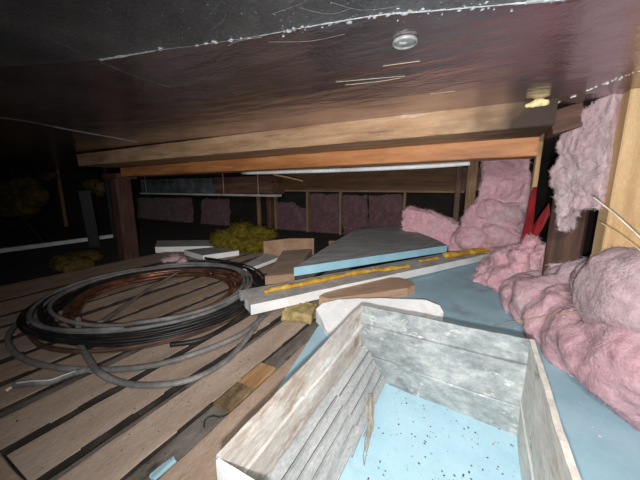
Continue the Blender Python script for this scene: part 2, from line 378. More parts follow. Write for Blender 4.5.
# ------------------------------------------------------------------ cables and tubes
CX, CY = -1.80, 1.13
def coil(name, turns, r0, r1, tr, m, zlo, zhi, ecc=.03, seed=1, cx=CX, cy=CY, seg=8, flat=1):
    rnd = random.Random(seed); pts = []; per = 56
    ph = [rnd.random()*6.28 for _ in range(turns+1)]
    off = [(rnd.uniform(-ecc, ecc), rnd.uniform(-ecc, ecc), rnd.uniform(r0, r1), rnd.uniform(zlo, zhi)) for _ in range(turns+1)]
    a0 = rnd.random()*6.28
    for i in range(turns*per+1):
        k, f = divmod(i, per); f /= per
        s = f*f*(3-2*f); o1, o2 = off[k], off[min(k+1, turns)]
        ox, oy, r, z = [o1[j]*(1-s)+o2[j]*s for j in range(4)]
        a = a0+i/per*2*math.pi
        w = 1+.018*math.sin(2*a+ph[k])+.012*math.sin(3*a+seed)
        pts.append((cx+ox+r*w*math.cos(a), cy+oy+r*w*math.sin(a), z+.006*math.sin(3*a+ph[k])))
    return tube(name, pts, tr, m, seg=seg, flat=flat)
tag(coil('cable_coil', 13, .555, .67, .0075, M['cable_black'], .020, .085, .05, 3), 'big coil of black cable heaped on the floor planks', 'cable')
tag(coil('brown_cable_coil', 5, .58, .67, .009, M['cable_brown'], .014, .06, .045, 5, seg=8), 'dull brown cable coil tangled low under the black coil', 'cable')
tag(coil('copper_coil', 6, .44, .52, .0115, M['copper'], .018, .06, .025, 11), 'coil of bare copper tube lying inside the black cable coil', 'copper tube')
tag(coil('hose_coil', 3, .545, .60, .0105, M['hose_grey'], .080, .100, .04, 21, seg=10), 'grey hose wound on top of the black cable coil', 'hose')
def lay(name, px, r, m, label, cat='hose', flat=1.0, per=10):
    pts = [atz(x, y, z) for x, y, z in px]
    return tag(tube(name, smooth_path(pts, per), r, m, flat=flat), label, cat)
lay('hose', [(30,312,.03), (10,332,.03), (12,350,.02), (38,364,.016), (90,370,.016), (150,366,.02), (200,352,.03), (240,335,.03), (262,318,.02), (276,304,.014)],
    .0125, M['hose_grey'], 'grey hose loop swinging out in front of the black coil')
lay('hose', [(78,318,.09), (80,342,.03), (88,358,.035), (100,373,.045), (124,383,.02), (156,385,.016), (192,379,.016), (224,362,.016), (244,342,.016), (258,322,.016), (262,308,.02)],
    .0135, M['hose_grey'], 'grey hose reaching nearest over the foreground planks', flat=.8)
lay('cable_strap', [(178,272,.10), (150,288,.06), (125,305,.05), (100,322,.09)], .012, M['hose_grey'], 'grey strap lying slantwise across the middle of the coils', 'strap', flat=.3)
e = empty('frayed_cable', atz(60, 378, 0)); tag(e, 'grey cable with a frayed pale end on the foreground planks', 'cable')
inv = Matrix.Translation(-e.location)
def child_tube(name, px, r, m, flat=1):
    pts = [atz(x, y, z)-e.location for x, y, z in px]
    return tube(name, smooth_path(pts, 8), r, m, e, flat=flat)
child_tube('cable_sheath', [(14,385,.016), (30,383,.02), (50,382,.018), (66,376,.02), (84,371,.014), (100,369,.012)], .012, M['hose_grey'])
child_tube('white_stripe', [(16,383,.03), (32,381,.034), (50,380,.032), (64,375,.034), (76,371,.03)], .0035, M['white_pipe'])
child_tube('frayed_end', [(6,391,.008), (10,388,.012), (16,385,.016)], .006, M['stick'])
lay('cable', [(222,262,.04), (240,272,.05), (252,284,.05), (256,300,.04), (238,318,.03), (205,338,.03), (170,345,.03)], .011, M['cable_black'],
    'stray black cable bending round beside the white foam board', 'cable')
lay('cable', [(205,258,.05), (232,263,.05), (252,272,.05), (264,284,.04), (270,296,.03)], .011, M['cable_black'], 'black cable end running under the white foam board', 'cable')

# ------------------------------------------------------------------ beams, post and ceiling bits
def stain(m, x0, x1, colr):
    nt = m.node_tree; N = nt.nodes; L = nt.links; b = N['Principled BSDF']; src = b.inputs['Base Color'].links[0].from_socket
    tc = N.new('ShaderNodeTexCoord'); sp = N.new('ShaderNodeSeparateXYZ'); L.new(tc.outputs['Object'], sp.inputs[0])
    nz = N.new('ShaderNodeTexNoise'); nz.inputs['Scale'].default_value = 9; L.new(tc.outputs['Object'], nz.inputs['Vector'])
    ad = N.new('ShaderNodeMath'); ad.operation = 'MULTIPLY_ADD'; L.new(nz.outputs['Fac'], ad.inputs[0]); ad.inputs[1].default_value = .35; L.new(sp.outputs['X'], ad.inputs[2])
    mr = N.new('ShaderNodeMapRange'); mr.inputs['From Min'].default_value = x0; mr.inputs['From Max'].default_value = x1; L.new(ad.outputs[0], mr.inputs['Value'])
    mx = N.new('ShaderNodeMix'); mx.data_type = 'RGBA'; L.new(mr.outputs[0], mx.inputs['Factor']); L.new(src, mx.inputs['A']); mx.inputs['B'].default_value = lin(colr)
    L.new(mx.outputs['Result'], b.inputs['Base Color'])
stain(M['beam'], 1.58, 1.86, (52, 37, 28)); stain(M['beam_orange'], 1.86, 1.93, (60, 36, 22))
o = board('ceiling_joist', (-1.53, 1.53, 1.0105), (3.54, .32, .105), M['beam'], jit=.004, seg=60)
o.rotation_euler = (0, -.008, 0)
tag(o, 'weathered tan beam fixed flat under the black ceiling', 'beam')
o = board('lower_beam', (-1.44, 1.72, .9135), (3.36, .16, .086), M['beam_orange'], jit=.003, seg=60)
o.rotation_euler = (0, -.0108, 0)
tag(o, 'orange-brown beam carried by the post beneath the tan beam', 'beam')
o = board('dark_blocking', (.298, 1.56, 1.012), (.10, .14, .09), M['dark_wood'], (0, -.25, 0)); tag(o, 'dark stained wood block between the tan beam end and the ragged pink batt', 'wood block')
post = empty('support_post', (-3.3, 1.72, -.026)); tag(post, 'thick reddish brown post holding up the left end of the beams', 'post')
board('post_shaft', (0, 0, .43), (.86, .155, .155), M['post'], (0, math.pi/2, 0), post, bev=.02)
board('post_bracket', (0, 0, .886), (.26, .2, .05), M['dark_wood'], (0, 0, 0), post)
o = tube('white_conduit', smooth_path([aty(242, 173.0, 1.822), aty(330, 170.5, 1.822), aty(420, 166.5, 1.822), aty(470, 163, 1.822)], 6), .014, M['white_pipe'])
tag(o, 'long pale strip showing along the underside of the orange beam', 'pipe')

def ribbon(name, px, w, m, parent, z=ZC-.0015, jag=.5, seed=0, wid=None):
    rnd = random.Random(seed); pts = smooth_path([atz(x, y, z) for x, y in px], 14); bm = bmesh.new(); prev = None
    n = len(pts)
    for i, p in enumerate(pts):
        a = pts[max(i-1, 0)]; c = pts[min(i+1, n-1)]; t = (c-a).normalized(); s = Vector((-t.y, t.x, 0))
        k = w*(wid[int(i/n*len(wid))] if wid else 1)
        w1 = k*(1-jag*rnd.random()); w2 = k*(1-jag*rnd.random())
        cur = [bm.verts.new(p+s*w1), bm.verts.new(p+s*w1*.4-Vector((0, 0, k*.25))), bm.verts.new(p-s*w2*.4-Vector((0, 0, k*.25))), bm.verts.new(p-s*w2)]
        if prev:
            for j in range(3): bm.faces.new((prev[j], prev[j+1], cur[j+1], cur[j]))
        prev = cur
    bmesh.ops.recalc_face_normals(bm, faces=bm.faces)
    o = bm_obj(name, bm, m, None)
    if parent:
        o.parent = parent; o.matrix_parent_inverse = Matrix.Translation(-parent.location)
    return o
seam_px = [(100,60), (130,55), (160,50), (200,45), (240,39), (270,34), (290,30), (330,23), (380,15), (430,11), (500,5), (575,-2)]
ribbon('seam', seam_px, .0035, M['tape'], ceil, seed=2, jag=.9, wid=[2.0,1.4,.3,.25,.3,.6,.5,1.0,.8,1.2,1.0,2])
def flakes(name, px, n, m, parent, spread=.012, smin=.002, smax=.007, z=ZC-.001, seed=0, up=-1):
    rnd = random.Random(seed); bm = bmesh.new()
    for _ in range(n):
        k = rnd.randrange(len(px)-1); t = rnd.random()
        p = atz(px[k][0]*(1-t)+px[k+1][0]*t, px[k][1]*(1-t)+px[k+1][1]*t, z) + Vector((rnd.gauss(0, spread), rnd.gauss(0, spread), 0))
        s = rnd.uniform(smin, smax)
        Mx = Matrix.Translation(p) @ Euler((0, 0, rnd.random()*6.28)).to_matrix().to_4x4() @ Matrix.Diagonal((s, s*rnd.uniform(.3, .8), s*.4, 1))
        bmesh.ops.create_icosphere(bm, subdivisions=1, radius=1, matrix=Mx)
    o = bm_obj(name, bm, m)
    if parent: o.parent = parent; o.matrix_parent_inverse = Matrix.Translation(-parent.location)
    return o
flakes('tape_blobs', seam_px[2:], 26, M['tape'], ceil, .004, .004, .009, seed=9)['kind'] = 'stuff'
flakes('paint_flakes', seam_px[5:], 60, M['tape'], ceil, .008, .001, .0045, seed=3)['kind'] = 'stuff'
edge_px = [(548,106), (570,98), (590,90), (610,82), (640,70)]
flakes('edge_flakes', edge_px, 34, M['crumb_white'], ceil, .004, .002, .006, seed=5)['kind'] = 'stuff'
o = ribbon('ceiling_batten', [(-6,117), (30,122), (70,130), (110,137), (137,142)], .009, M['white_pipe'], ceil, seed=4, jag=.25, wid=[.3,.35,.7,1,1.1])
for i, (px_, w_) in enumerate([([(28,30),(60,44),(98,60)], .0008), ([(100,62),(140,78),(180,90)], .0012), ([(120,14),(150,48)], .0006), ([(190,40),(225,-4)], .0006),
                               ([(268,42),(310,41),(345,34)], .0018), ([(228,46),(238,41),(262,37)], .003)]):
    ribbon('scratch', px_, w_, M['scuff'], ceil, seed=30+i, jag=.9)
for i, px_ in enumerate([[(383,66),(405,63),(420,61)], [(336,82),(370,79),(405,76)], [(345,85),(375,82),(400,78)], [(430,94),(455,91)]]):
    ribbon('wrinkle_glint', px_, .0022, M['stick'], ceil, seed=50+i, jag=.6)  # pale colour paints the glints along the foil creases
# nearer sheet of embossed foil lapped over the seam
M['foil'] = mat('embossed_foil', [(112,117,124), (146,151,158), (184,188,192)], 5, rough=.36, metallic=.85, bump=.8, bscale=110, bdist=.004, grain=.45, gscale=150, spots=[((206,210,214), 70, .66, .05)])
bm = bmesh.new(); sp_ = [atz(x, y, ZC-.0012) for x, y in seam_px]
vs = [bm.verts.new(p) for p in sp_] + [bm.verts.new((1.2, .45, ZC-.0012)), bm.verts.new((1.2, -1.1, ZC-.0012)), bm.verts.new((-2.2, -1.1, ZC-.0012)), bm.verts.new((-1.5, .2, ZC-.0012))]
f = bm.faces.new(vs); bmesh.ops.triangulate(bm, faces=[f])
o = bm_obj('foil_sheet', bm, M['foil'], None); o.parent = ceil; o.matrix_parent_inverse = Matrix.Translation(-ceil.location)
flakes('foil_flecks', [(150,22),(260,14),(340,6),(440,2)], 220, M['scuff'], ceil, .05, .0006, .0018, z=ZC-.002, seed=12)['kind'] = 'stuff'
for i, px_ in enumerate([[(272,14),(300,4),(318,-6)], [(300,8),(330,14),(352,8)], [(210,30),(222,22),(226,12)], [(330,2),(362,10),(400,6)]]):
    ribbon('scratch', px_, .0012, M['scuff'], ceil, z=ZC-.002, seed=70+i, jag=.9)
# plastic cap washer
wc = atz(405, 41, ZC-.001)
wsh = empty('cap_washer', wc); tag(wsh, 'round translucent plastic cap washer pinned to the black ceiling', 'washer')
def lathe(prof, seg=32):
    bm = bmesh.new(); rings = [[bm.verts.new((r*math.cos(6.28318*k/seg), r*math.sin(6.28318*k/seg), z)) for k in range(seg)] for r, z in prof]
    for a, b in zip(rings, rings[1:]):
        for k in range(seg): bm.faces.new((a[k], a[(k+1) % seg], b[(k+1) % seg], b[k]))
    bm.faces.new(rings[-1]); bm.faces.new(rings[0][::-1]); bmesh.ops.recalc_face_normals(bm, faces=bm.faces); return bm
bm_obj('cap_disc', lathe([(.022, 0), (.022, -.003), (.018, -.0045), (.006, -.005), (.002, -.005)]), M['washer'], wsh, smooth=True)
bm_obj('cap_rim', lathe([(.027, 0), (.027, -.005), (.0245, -.007), (.0225, -.005), (.0225, 0)]), M['washer'], wsh, smooth=True)
bm = bmesh.new()
for i in range(4):
    bmesh.ops.create_cube(bm, size=1, matrix=Matrix.Translation((-.011+i*.004, -.001, -.0052)) @ Matrix.Diagonal((.003, .0055, .001, 1)))
bm_obj('stamp', bm, M['washer_mark'], wsh, rot=(0, 0, YAW))['label'] = 'small white stamped mark'
# pale foam blob on the beam
bm = bmesh.new(); p0 = aty(540, 103, 1.35)
for dx, r in ((-.035, .007), (-.018, .010), (0, .014), (.014, .012)): ball(bm, (p0.x+dx, 1.362, ZC-.012-abs(dx)*.2), (r*1.3, r, r))
tag(lump('foam_blob', bm, M['spray_pale'], .005, .006, 20, .002, smooth_it=2), 'pale yellow foam blob squeezed out at the right end of the tan beam', 'spray foam')

# ------------------------------------------------------------------ blue boards
l0 = atz(317, 328, ZB); l1 = atz(283, 381, ZB)
d = (l1-l0).normalized()
blue_ring = [l0, l0+d*.95, Vector((-.45, -.25, ZB)), Vector((.78, -.25, ZB)), Vector((.78, 3.1, ZB)), Vector((.1, 3.1, ZB)), Vector((-.72, 1.8, ZB))]
o = slab('blue_foam_board', blue_ring, .038, M['blue'], math.pi/2, rough_edge=.003)
tag(o, 'large pale blue foam board lying flat under the metal box', 'foam board')

# white board with the foam bead
wa, wb = atz(251, 305, .125), atz(490, 253.5, .105)
u = (wb-wa).normalized(); u.z = 0; perp = Vector((-u.y, u.x, 0))
wt = [wa, wb, wb+perp*.24, wa+perp*.25+u*.01]
wbd = slab('white_foam_board', wt, .058, M['white_foam'], math.atan2(u.y, u.x), rough_edge=.006, cuts=24, top_mat=M['foam_dust'])
tag(wbd, 'long white foam board with a line of yellow spray foam on top', 'foam board')
def bead(name, px, r, z, m, parent, seed=0):
    rnd = random.Random(seed); bm = bmesh.new()
    pts = smooth_path([atz(x, y, z) for x, y in px], 30)
    for i, p in enumerate(pts):
        k = r*(1+.35*noise.noise(p*9)); ball(bm, p, (k, k, k*.7))
    o = lump(name, bm, m, .008, .008, 16, .003, smooth_it=2)
    o.parent = parent; o.matrix_parent_inverse = parent.matrix_basis.inverted()
    return o
bead('foam_bead', [(266,291.5), (275,289), (300,284), (330,278), (360,272), (390,268.5), (408,266)], .022, .137, M['spray'], wbd, 1)['label'] = 'yellow spray foam bead along the board top'
bead('foam_bead', [(420,261), (436,258)], .022, .135, M['spray'], wbd, 3)['label'] = 'short yellow spray foam blob under the blue slab corner'
bead('foam_bead', [(446,255), (460,253.5), (474,251.5), (491,249)], .036, .135, M['spray'], wbd, 2)['label'] = 'thick yellow spray foam at the far end'

zs = .205
sl = [atz(294, 267.5, zs), atz(447, 245.5, zs), atz(437, 240, zs), atz(402, 225.5, zs+.03), atz(354, 229.5, zs+.03)]
sl_u = (sl[1]-sl[0]).normalized()
o = slab('blue_foam_slab', sl, .062, M['blue_clean'], math.atan2(sl_u.y, sl_u.x), rough_edge=.004, cuts=20, top_mat=M['dust_top'])
tag(o, 'blue-edged foam slab with a dusty grey top resting on the white board', 'foam board')
# supports under its rear
o = board('wood_block', (-1.15, 2.9, .085), (.5, .09, .17), M['stud_dim'], (0, 0, .5)); tag(o, 'wood block hidden in shadow beneath the dusty foam slab', 'wood block')

# white foam chunk, tan block, crumbly foam
ck = [atz(316, 309, .115), atz(323, 303, .135), atz(338, 299.5, .150), atz(380, 298, .16), atz(425, 300, .165), atz(440, 305.5, .15), atz(443, 312, .13), atz(436, 318, .11), atz(335, 340, .06), atz(326, 330, .07)]
o = slab('white_foam_chunk', ck, .03, M['white_foam'], .5, rough_edge=.008, cuts=8, top_mat=M['white_foam'])
for v in o.data.vertices:
    w_ = o.matrix_basis @ v.co
    if v.index >= len(o.data.vertices)//2: v.co.z += (ZB+.002) - w_.z
tag(o, 'broken white foam chunk with a rounded end behind the metal box', 'foam chunk')
zt = .1
tk = [atz(319, 296, zt), atz(344, 282, zt), atz(378, 277, zt), atz(400, 277.5, zt), atz(412, 281, zt), atz(415, 285, zt), atz(408, 288, zt), atz(330, 299, zt)]
o = slab('tan_wood_block', tk, .058, M['tan'], .75, rough_edge=.003, cuts=6)
tag(o, 'tan wood block with a rounded orange end under the white board', 'wood block')
bm = bmesh.new()
ring = [atz(x, y, .0) for x, y in ((281,321), (311,325), (318,313), (290,310))]
sheet(bm, ring, (0, 0, .062))
tag(lump('crumbly_foam', bm, M['rock_wool'], .007, .010, 16, .006, floor=.0), 'crumbly yellow foam chunk propping the white board', 'foam chunk')

# brown boards behind
zt = .145
bt = [atz(265, 276.5, zt), atz(294.5, 273.5, zt), atz(312, 249, zt), atz(283, 251, zt)]
o = slab('brown_board', bt, .06, M['ply'], 1.1, rough_edge=.003, top_mat=M['plank2'])
tag(o, 'thick brown board lying flat at the corner of the blue slab', 'board')
p = aty(263, 262, 2.25); q = aty(314, 256, 2.62)
b0 = [aty(264, 268, 2.25), aty(314, 262, 2.62), aty(314, 238.5, 2.62), aty(290, 238.5, 2.45), aty(263.5, 241.5, 2.25)]
bm = bmesh.new(); sheet(bm, b0, (-.02, .03, 0)); bmesh.ops.recalc_face_normals(bm, faces=bm.faces)
tag(bm_obj('plywood_offcut', bm, M['ply']), 'upright brown panel leaning behind the flat brown board', 'board')

# small boards on the dirt beyond the coils
def far_slab(px, z, t, label, m='white_foam', name='white_foam_offcut', tm='foam_dust'):
    r = [atz(x, y, z) for x, y in px]; uu = r[1]-r[0]
    o = slab(name, r, t, M[m], math.atan2(uu.y, uu.x), rough_edge=.003, top_mat=M[tm]); tag(o, label, 'foam board', 'foam offcuts beyond the coils'); return o
far_slab([(155,247), (215,246), (215,240), (157,240.5)], .06, .07, 'grey-white foam offcut beyond the coils, farther of the flat pair')
far_slab([(184,250), (203,255.5), (239,250.5), (214,247)], .06, .055, 'grey-white foam offcut pointing a corner at the black coil', tm='grey_metal')
far_slab([(240,267), (246,269.5), (280,257), (266,253)], .08, .03, 'narrow white foam strip slanting behind the brown panel', name='white_foam_strip')
bm = bmesh.new()
for x, y in ((166,260), (175,259), (182,261)): ball(bm, atz(x, y, .1), (.05, .05, .025))
ball(bm, atz(174, 261, .05), (.06,.06,.06))
tag(lump('pink_scrap', bm, M['pink'], .012, .02, 12, .006, floor=0, fuzz=500, fz=1.5), 'small pink insulation scrap on the far rim of the coil', 'insulation')
bm = bmesh.new()
for x, y, z, r in ((225,240,.12,.16), (245,236,.14,.2), (262,238,.12,.17), (235,246,.06,.13), (255,246,.06,.14), (240,231,.24,.1)): ball(bm, atz(x, y, z), (r, r, r*.75))
tag(lump('yellow_insulation', bm, M['wool_y'], .02, .05, 8, .016, floor=-.05, fuzz=5000, fz=2.5), 'heap of bright yellow insulation on the dirt beside the brown panel', 'insulation')

# ------------------------------------------------------------------ metal frame (open box)
x0, x1, y0, y1, zt = -.327, .172, .268, .95, .32
fr = empty('metal_box', ((x0+x1)/2, (y0+y1)/2, ZB)); tag(fr, 'open rectangular metal box with peeling beige and grey sides on the blue board', 'box')
def panel(name, a, b, m, ribs, inward, t=.006, lip=.010, label=None, warp=.006, lean=(0, 0)):
    """upright side from a to b (floor corners), ribs = list of (height, depth) creases pressed into it"""
    a, b = Vector(a), Vector(b); d = (b-a); Ln = d.length; d.normalize(); inn = Vector(inward)
    H = zt-ZB
    zs_ = sorted({0, H, .004, H-.004, *[h+k*.006 for h, _ in ribs for k in (-1, 0, 1)]} | {H*i/14 for i in range(15)})
    bm = bmesh.new(); seg = 46; grid = []
    for i in range(seg+1):
        s = Ln*i/seg; col = []
        for z in zs_:
            off = sum(dep for h, dep in ribs if abs(z-h) < .001)
            q = a+d*s
            off += noise.noise(Vector((q.x*7, q.y*7, z*9)))*warp
            off += (lean[0]*(1-i/seg)+lean[1]*i/seg)*(1-z/H)
            top = noise.noise(Vector((q.x*24, q.y*24, 3)))*.0025 if z == H else 0
            col.append(q + inn*off + Vector((0, 0, ZB+z+top)) - fr.location)
        grid.append(col)
    fv = [[bm.verts.new(p) for p in c] for c in grid]
    bv = [[bm.verts.new(p - inn*t) for p in c] for c in grid]
    n = len(zs_)
    for i in range(seg):
        for k in range(n-1):
            bm.faces.new((fv[i][k], fv[i+1][k], fv[i+1][k+1], fv[i][k+1])); bm.faces.new((bv[i][k], bv[i][k+1], bv[i+1][k+1], bv[i+1][k]))
        bm.faces.new((fv[i][-1], fv[i+1][-1], bv[i+1][-1], bv[i][-1])); bm.faces.new((fv[i][0], bv[i][0], bv[i+1][0], fv[i+1][0]))
    for i in (0, seg):
        for k in range(n-1): bm.faces.new((fv[i][k], fv[i][k+1], bv[i][k+1], bv[i][k]))
    bmesh.ops.recalc_face_normals(bm, faces=bm.faces)
    o = bm_obj(name, bm, m, fr)
    o.rotation_euler = (0, 0, 0)
    if label: o['label'] = label
    return o
panel('end_panel', (x0, y1, 0), (x1+.006, y1-.006, 0), M['galv'], [(.21, .006), (.205, -.003), (.095, .007), (.085, -.002)], (0, -1, 0), label='far grey galvanised end with two pressed creases', lean=(.0, .055))
panel('end_panel', (x0, y0, 0), (x1, y0, 0), M['white_foam'], [(.2, .004)], (0, 1, 0), label='near whitish end')
panel('side_panel', (x0, y0, 0), (x0, y1, 0), M['galv_beige'], [(.2, .004)], (1, 0, 0), label='left side with peeling beige and brown paint')
panel('side_panel', (x1-.012, y0, 0), (x1+.006, y1, 0), M['galv_white'], [(.1, .003)], (-1, 0, 0), t=.012, label='right side with ragged beige coating', warp=.003, lean=(.012, .006))
# ribbed sheets inside along the left
def ribbed(name, prof_ends, ya, yb, label, n=6, depth=.012, z_off=0, seed=0):
    (xa, za), (xb, zb) = prof_ends; bm = bmesh.new(); rows = []
    W = math.hypot(xb-xa, zb-za); nx, nz = -(zb-za)/W, (xb-xa)/W
    N_ = n*14
    for j in range(31):
        y = ya+(yb-ya)*j/30; row = []
        for i in range(N_+1):
            t = i/N_; ph = (t*n) % 1
            h = depth*(1 if .07 < ph < .80 else (ph/.07 if ph <= .07 else (max(0, 1-(ph-.80)/.07))))
            h += noise.noise(Vector((t*5, y*6, seed)))*.004
            yy = y + (noise.noise(Vector((t*8, seed, j)))*.012 if j in (0, 30) else 0)
            row.append(bm.verts.new((xa+(xb-xa)*t+nx*h, yy, za+(zb-za)*t+nz*h+z_off)))
        rows.append(row)
    for a, b in zip(rows, rows[1:]):
        for i in range(N_): bm.faces.new((a[i], a[i+1], b[i+1], b[i]))
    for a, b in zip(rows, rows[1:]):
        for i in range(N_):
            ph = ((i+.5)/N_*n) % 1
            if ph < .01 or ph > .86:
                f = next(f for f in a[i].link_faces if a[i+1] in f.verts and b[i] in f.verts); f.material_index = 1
    r = bmesh.ops.solidify(bm, geom=bm.faces[:], thickness=.002)
    bmesh.ops.recalc_face_normals(bm, faces=bm.faces)
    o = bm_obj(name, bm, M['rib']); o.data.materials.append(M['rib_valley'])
    return tag(o, label, 'metal sheet', 'ribbed sheets inside the metal box')
ribbed('ribbed_sheet', ((-.312, .175), (-.225, .045)), .60, .93, 'far ribbed metal sheet leaning inside the left of the metal box', n=5, depth=.007, seed=1)
ribbed('ribbed_sheet', ((-.312, .180), (-.224, .06)), .28, .66, 'near ribbed metal sheet overlapping the far one inside the metal box', n=5, depth=.008, z_off=.008, seed=2)
# fibres hanging from the sheet
bm = bmesh.new(); rnd = random.Random(4)
base = [Vector((-.225, .74, .125)), Vector((-.212, .71, .10)), Vector((-.205, .69, .085)), Vector((-.205, .66, .07)), Vector((-.20, .63, .055)), Vector((-.195, .60, .047))]
for k in range(9):
    off = Vector((rnd.uniform(-.01, .01), rnd.uniform(-.012, .012), rnd.uniform(0, .012)))
    pts = smooth_path([p+off+Vector((rnd.uniform(-.005, .005), rnd.uniform(-.006, .006), 0)) for p in base[:rnd.randint(4, 6)]], 4)
    tube_bm(bm, pts, .002, 5, rad=[.003*(1-.7*i/len(pts)) for i in range(len(pts))])
bmesh.ops.recalc_face_normals(bm, faces=bm.faces)
tag(bm_obj('dry_fibre_bundle', bm, M['twig']), 'frayed bundle of dry grey fibres hanging off the ribbed sheet', 'fibres')
# crumbs
def crumbs(name, area, n, m, z, label, seed, smin=.001, smax=.004):
    rnd = random.Random(seed); bm = bmesh.new()
    for _ in range(n):
        p = Vector((rnd.uniform(area[0], area[1]), rnd.uniform(area[2], area[3]), z)); s = smin+(smax-smin)*rnd.random()**2.5
        Mx = Matrix.Translation(p+Vector((0, 0, s*.3))) @ Euler((0, 0, rnd.random()*6.28)).to_matrix().to_4x4() @ Matrix.Diagonal((s*rnd.uniform(1, 2.2), s, s*.5, 1))
        bmesh.ops.create_icosphere(bm, subdivisions=1, radius=1, matrix=Mx)
    return tag(bm_obj(name, bm, m), label, 'crumbs', kind='stuff')
crumbs('dark_crumbs', (-.2, .165, .5, .93), 230, M['debris'], ZB, 'dark crumbs scattered on the blue board inside the metal box', 1, .0006, .0026)
crumbs('white_crumbs', (.2, .5, .6, 2.0), 60, M['crumb_white'], ZB, 'white crumbs scattered on the blue board right of the metal box', 2, .001, .004)
crumbs('plank_crumbs', (-1.4, -.66, .2, 1.1), 260, M['debris'], .0, 'dusty crumbs scattered over the foreground planks', 3, .0008, .003)

# ------------------------------------------------------------------ right wall: studs, posts, insulation
def upright(name, x, y, w, t, z0, z1, m, label, rz=0):
    o = board(name, (x, y, (z0+z1)/2), (z1-z0, w, t), M[m], (0, math.pi/2, 0)); o.rotation_euler = (0, math.pi/2, 0)
    return tag(o, label, 'stud')
# after rotating local X up: local Y stays world Y (w), local Z goes to world X (t)
upright('wall_stud', .505, 1.408, .095, .16, .0, ZC, 'stud', 'pale yellow stud standing at the right edge with straws against it')
upright('wall_stud', .385, 2.60, .07, .03, .0, ZC, 'stud', 'thin pale stud beside the slumped pink insulation under the orange beam')
o = board('dark_post', (.475, 2.03, .52), (1.04, .05, .16), M['dark_wood'], (0, math.pi/2, 0), bev=.02); tag(o, 'dark brown upright board behind the ragged upper insulation', 'post')
bm = bmesh.new()
rp = [(519,249,2.42), (525,222,2.45), (529,200,2.50), (533,187,2.52), (537,187,2.50), (535,205,2.46), (533,226,2.40), (541,214,2.36), (549,203,2.34), (550,214,2.33), (541,231,2.34), (527,249,2.38)]
rv = [aty(x, y, Y) for x, y, Y in rp]
sheet(bm, rv, (.003, .006, 0)); bmesh.ops.recalc_face_normals(bm, faces=bm.faces)
tag(bm_obj('red_sheet', bm, M['red']), 'torn dark red sheet hanging between the stud and the dark board', 'sheet')
# ragged batt between near stud and dark board
def atplane(x, y, A, B):
    d = ray(x, y); n = Vector((B[1]-A[1], A[0]-B[0], 0)); A = Vector((A[0], A[1], 0))
    return CP + d*((A-CP).dot(n)/d.dot(n))
bm = bmesh.new()
ring = [atplane(x, y, (.425, 1.34), (.335, 1.52)) for x, y in ((616,86), (612,110), (607,140), (604,165), (601,190), (599,209), (580,210), (568,207), (561,219), (558,231), (556,222), (558,206), (553,196), (550,184), (552,169), (560,152), (560,142), (570,126), (588,108), (604,96))]
sheet(bm, ring, (.06, .06, 0))
tag(lump('pink_insulation_batt', bm, M['pink_grey'], .008, .016, 9, .008, smooth_it=2, fuzz=16000, fz=0.6), 'ragged greyish pink batt hanging high between the stud and the dark board', 'insulation')
# slumped batt behind the beam
bm = bmesh.new()
Y = 3.22
ring = [aty(x, y, Y) for x, y in ((484,156), (531,156), (530,200), (527,252), (522,268), (470,268), (448,252), (450,240), (460,226), (470,211), (479,196), (484,180))]
sheet(bm, ring, (0, .16, 0))
for x, y, r in ((470,238,.12), (500,235,.15), (490,210,.10), (510,190,.10), (505,215,.12), (515,240,.12)): ball(bm, aty(x, y, Y), (r*1.2, r*.7, r))
tag(lump('pink_insulation_batt', bm, M['pink'], .013, .035, 6.5, .010, fold=18, fuzz=14000, fz=1.1), 'tall slumped pink batt under the right end of the orange beam', 'insulation')
# batt lying beyond the slab
bm = bmesh.new()
a, b = aty(402, 220, 3.75), aty(456, 238, 3.35)
ring = [aty(x, y, 3.5) for x, y in ((402,213), (407,208), (430,213), (458,224), (460,250), (440,246), (420,238), (401,230))]
sheet(bm, ring, (0, .25, 0))
tag(lump('pink_insulation_batt', bm, M['pink_bright'], .014, .03, 7, .010, fuzz=4000, fz=1.6), 'low pink batt lying behind the dusty blue-edged slab', 'insulation')
# pile on the blue board
def L_(x, y, Y): return aty(x, y, Y)
bm = bmesh.new()
for x, y, Y, r in ((504,274,2.6,(.11,.12,.08)), (512,262,2.5,(.14,.15,.12)), (530,262,2.35,(.13,.14,.15)), (531,249,2.36,(.07,.07,.10)), (545,260,2.2,(.09,.1,.11)), (556,268,2.1,(.08,.1,.10)), (566,276,2.02,(.07,.1,.08)), (484,281,2.48,(.1,.1,.06)), (486,280,2.45,(.10,.12,.06)), (512,282,2.25,(.13,.15,.08))):
    ball(bm, L_(x, y, Y), r)
for x, y, Y in ((500,285,2.4), (530,290,2.2)): ball(bm, (L_(x, y, Y).x+.05, Y+.15, ZB+.06), (.2, .25, .09))
tag(lump('pink_insulation_clump', bm, M['pink_bright'], .012, .035, 7.5, .010, floor=ZB, fuzz=15000, fz=1.3), 'bright pink insulation clump with a torn peak at the far end of the pile', 'insulation')
bm = bmesh.new()
for x, y, Y, r in ((526,296,1.98,(.13,.17,.13)), (545,305,1.80,(.16,.18,.15)), (568,325,1.60,(.17,.18,.16)), (592,340,1.42,(.17,.18,.16)), (622,358,1.26,(.17,.18,.15)), (665,372,1.15,(.2,.2,.15))):
    c = L_(x, y, Y); ball(bm, c, r, (0, 0, -.4)); ball(bm, (c.x+.06, c.y+.05, ZB+.08), (r[0], r[1], .13))
tag(lump('pink_insulation_roll', bm, M['pink'], .012, .03, 5, .008, floor=ZB, fold=26, fuzz=22000, fz=0.8), 'long pink insulation roll bulging over the blue board nearest the metal box', 'insulation')
bm = bmesh.new()
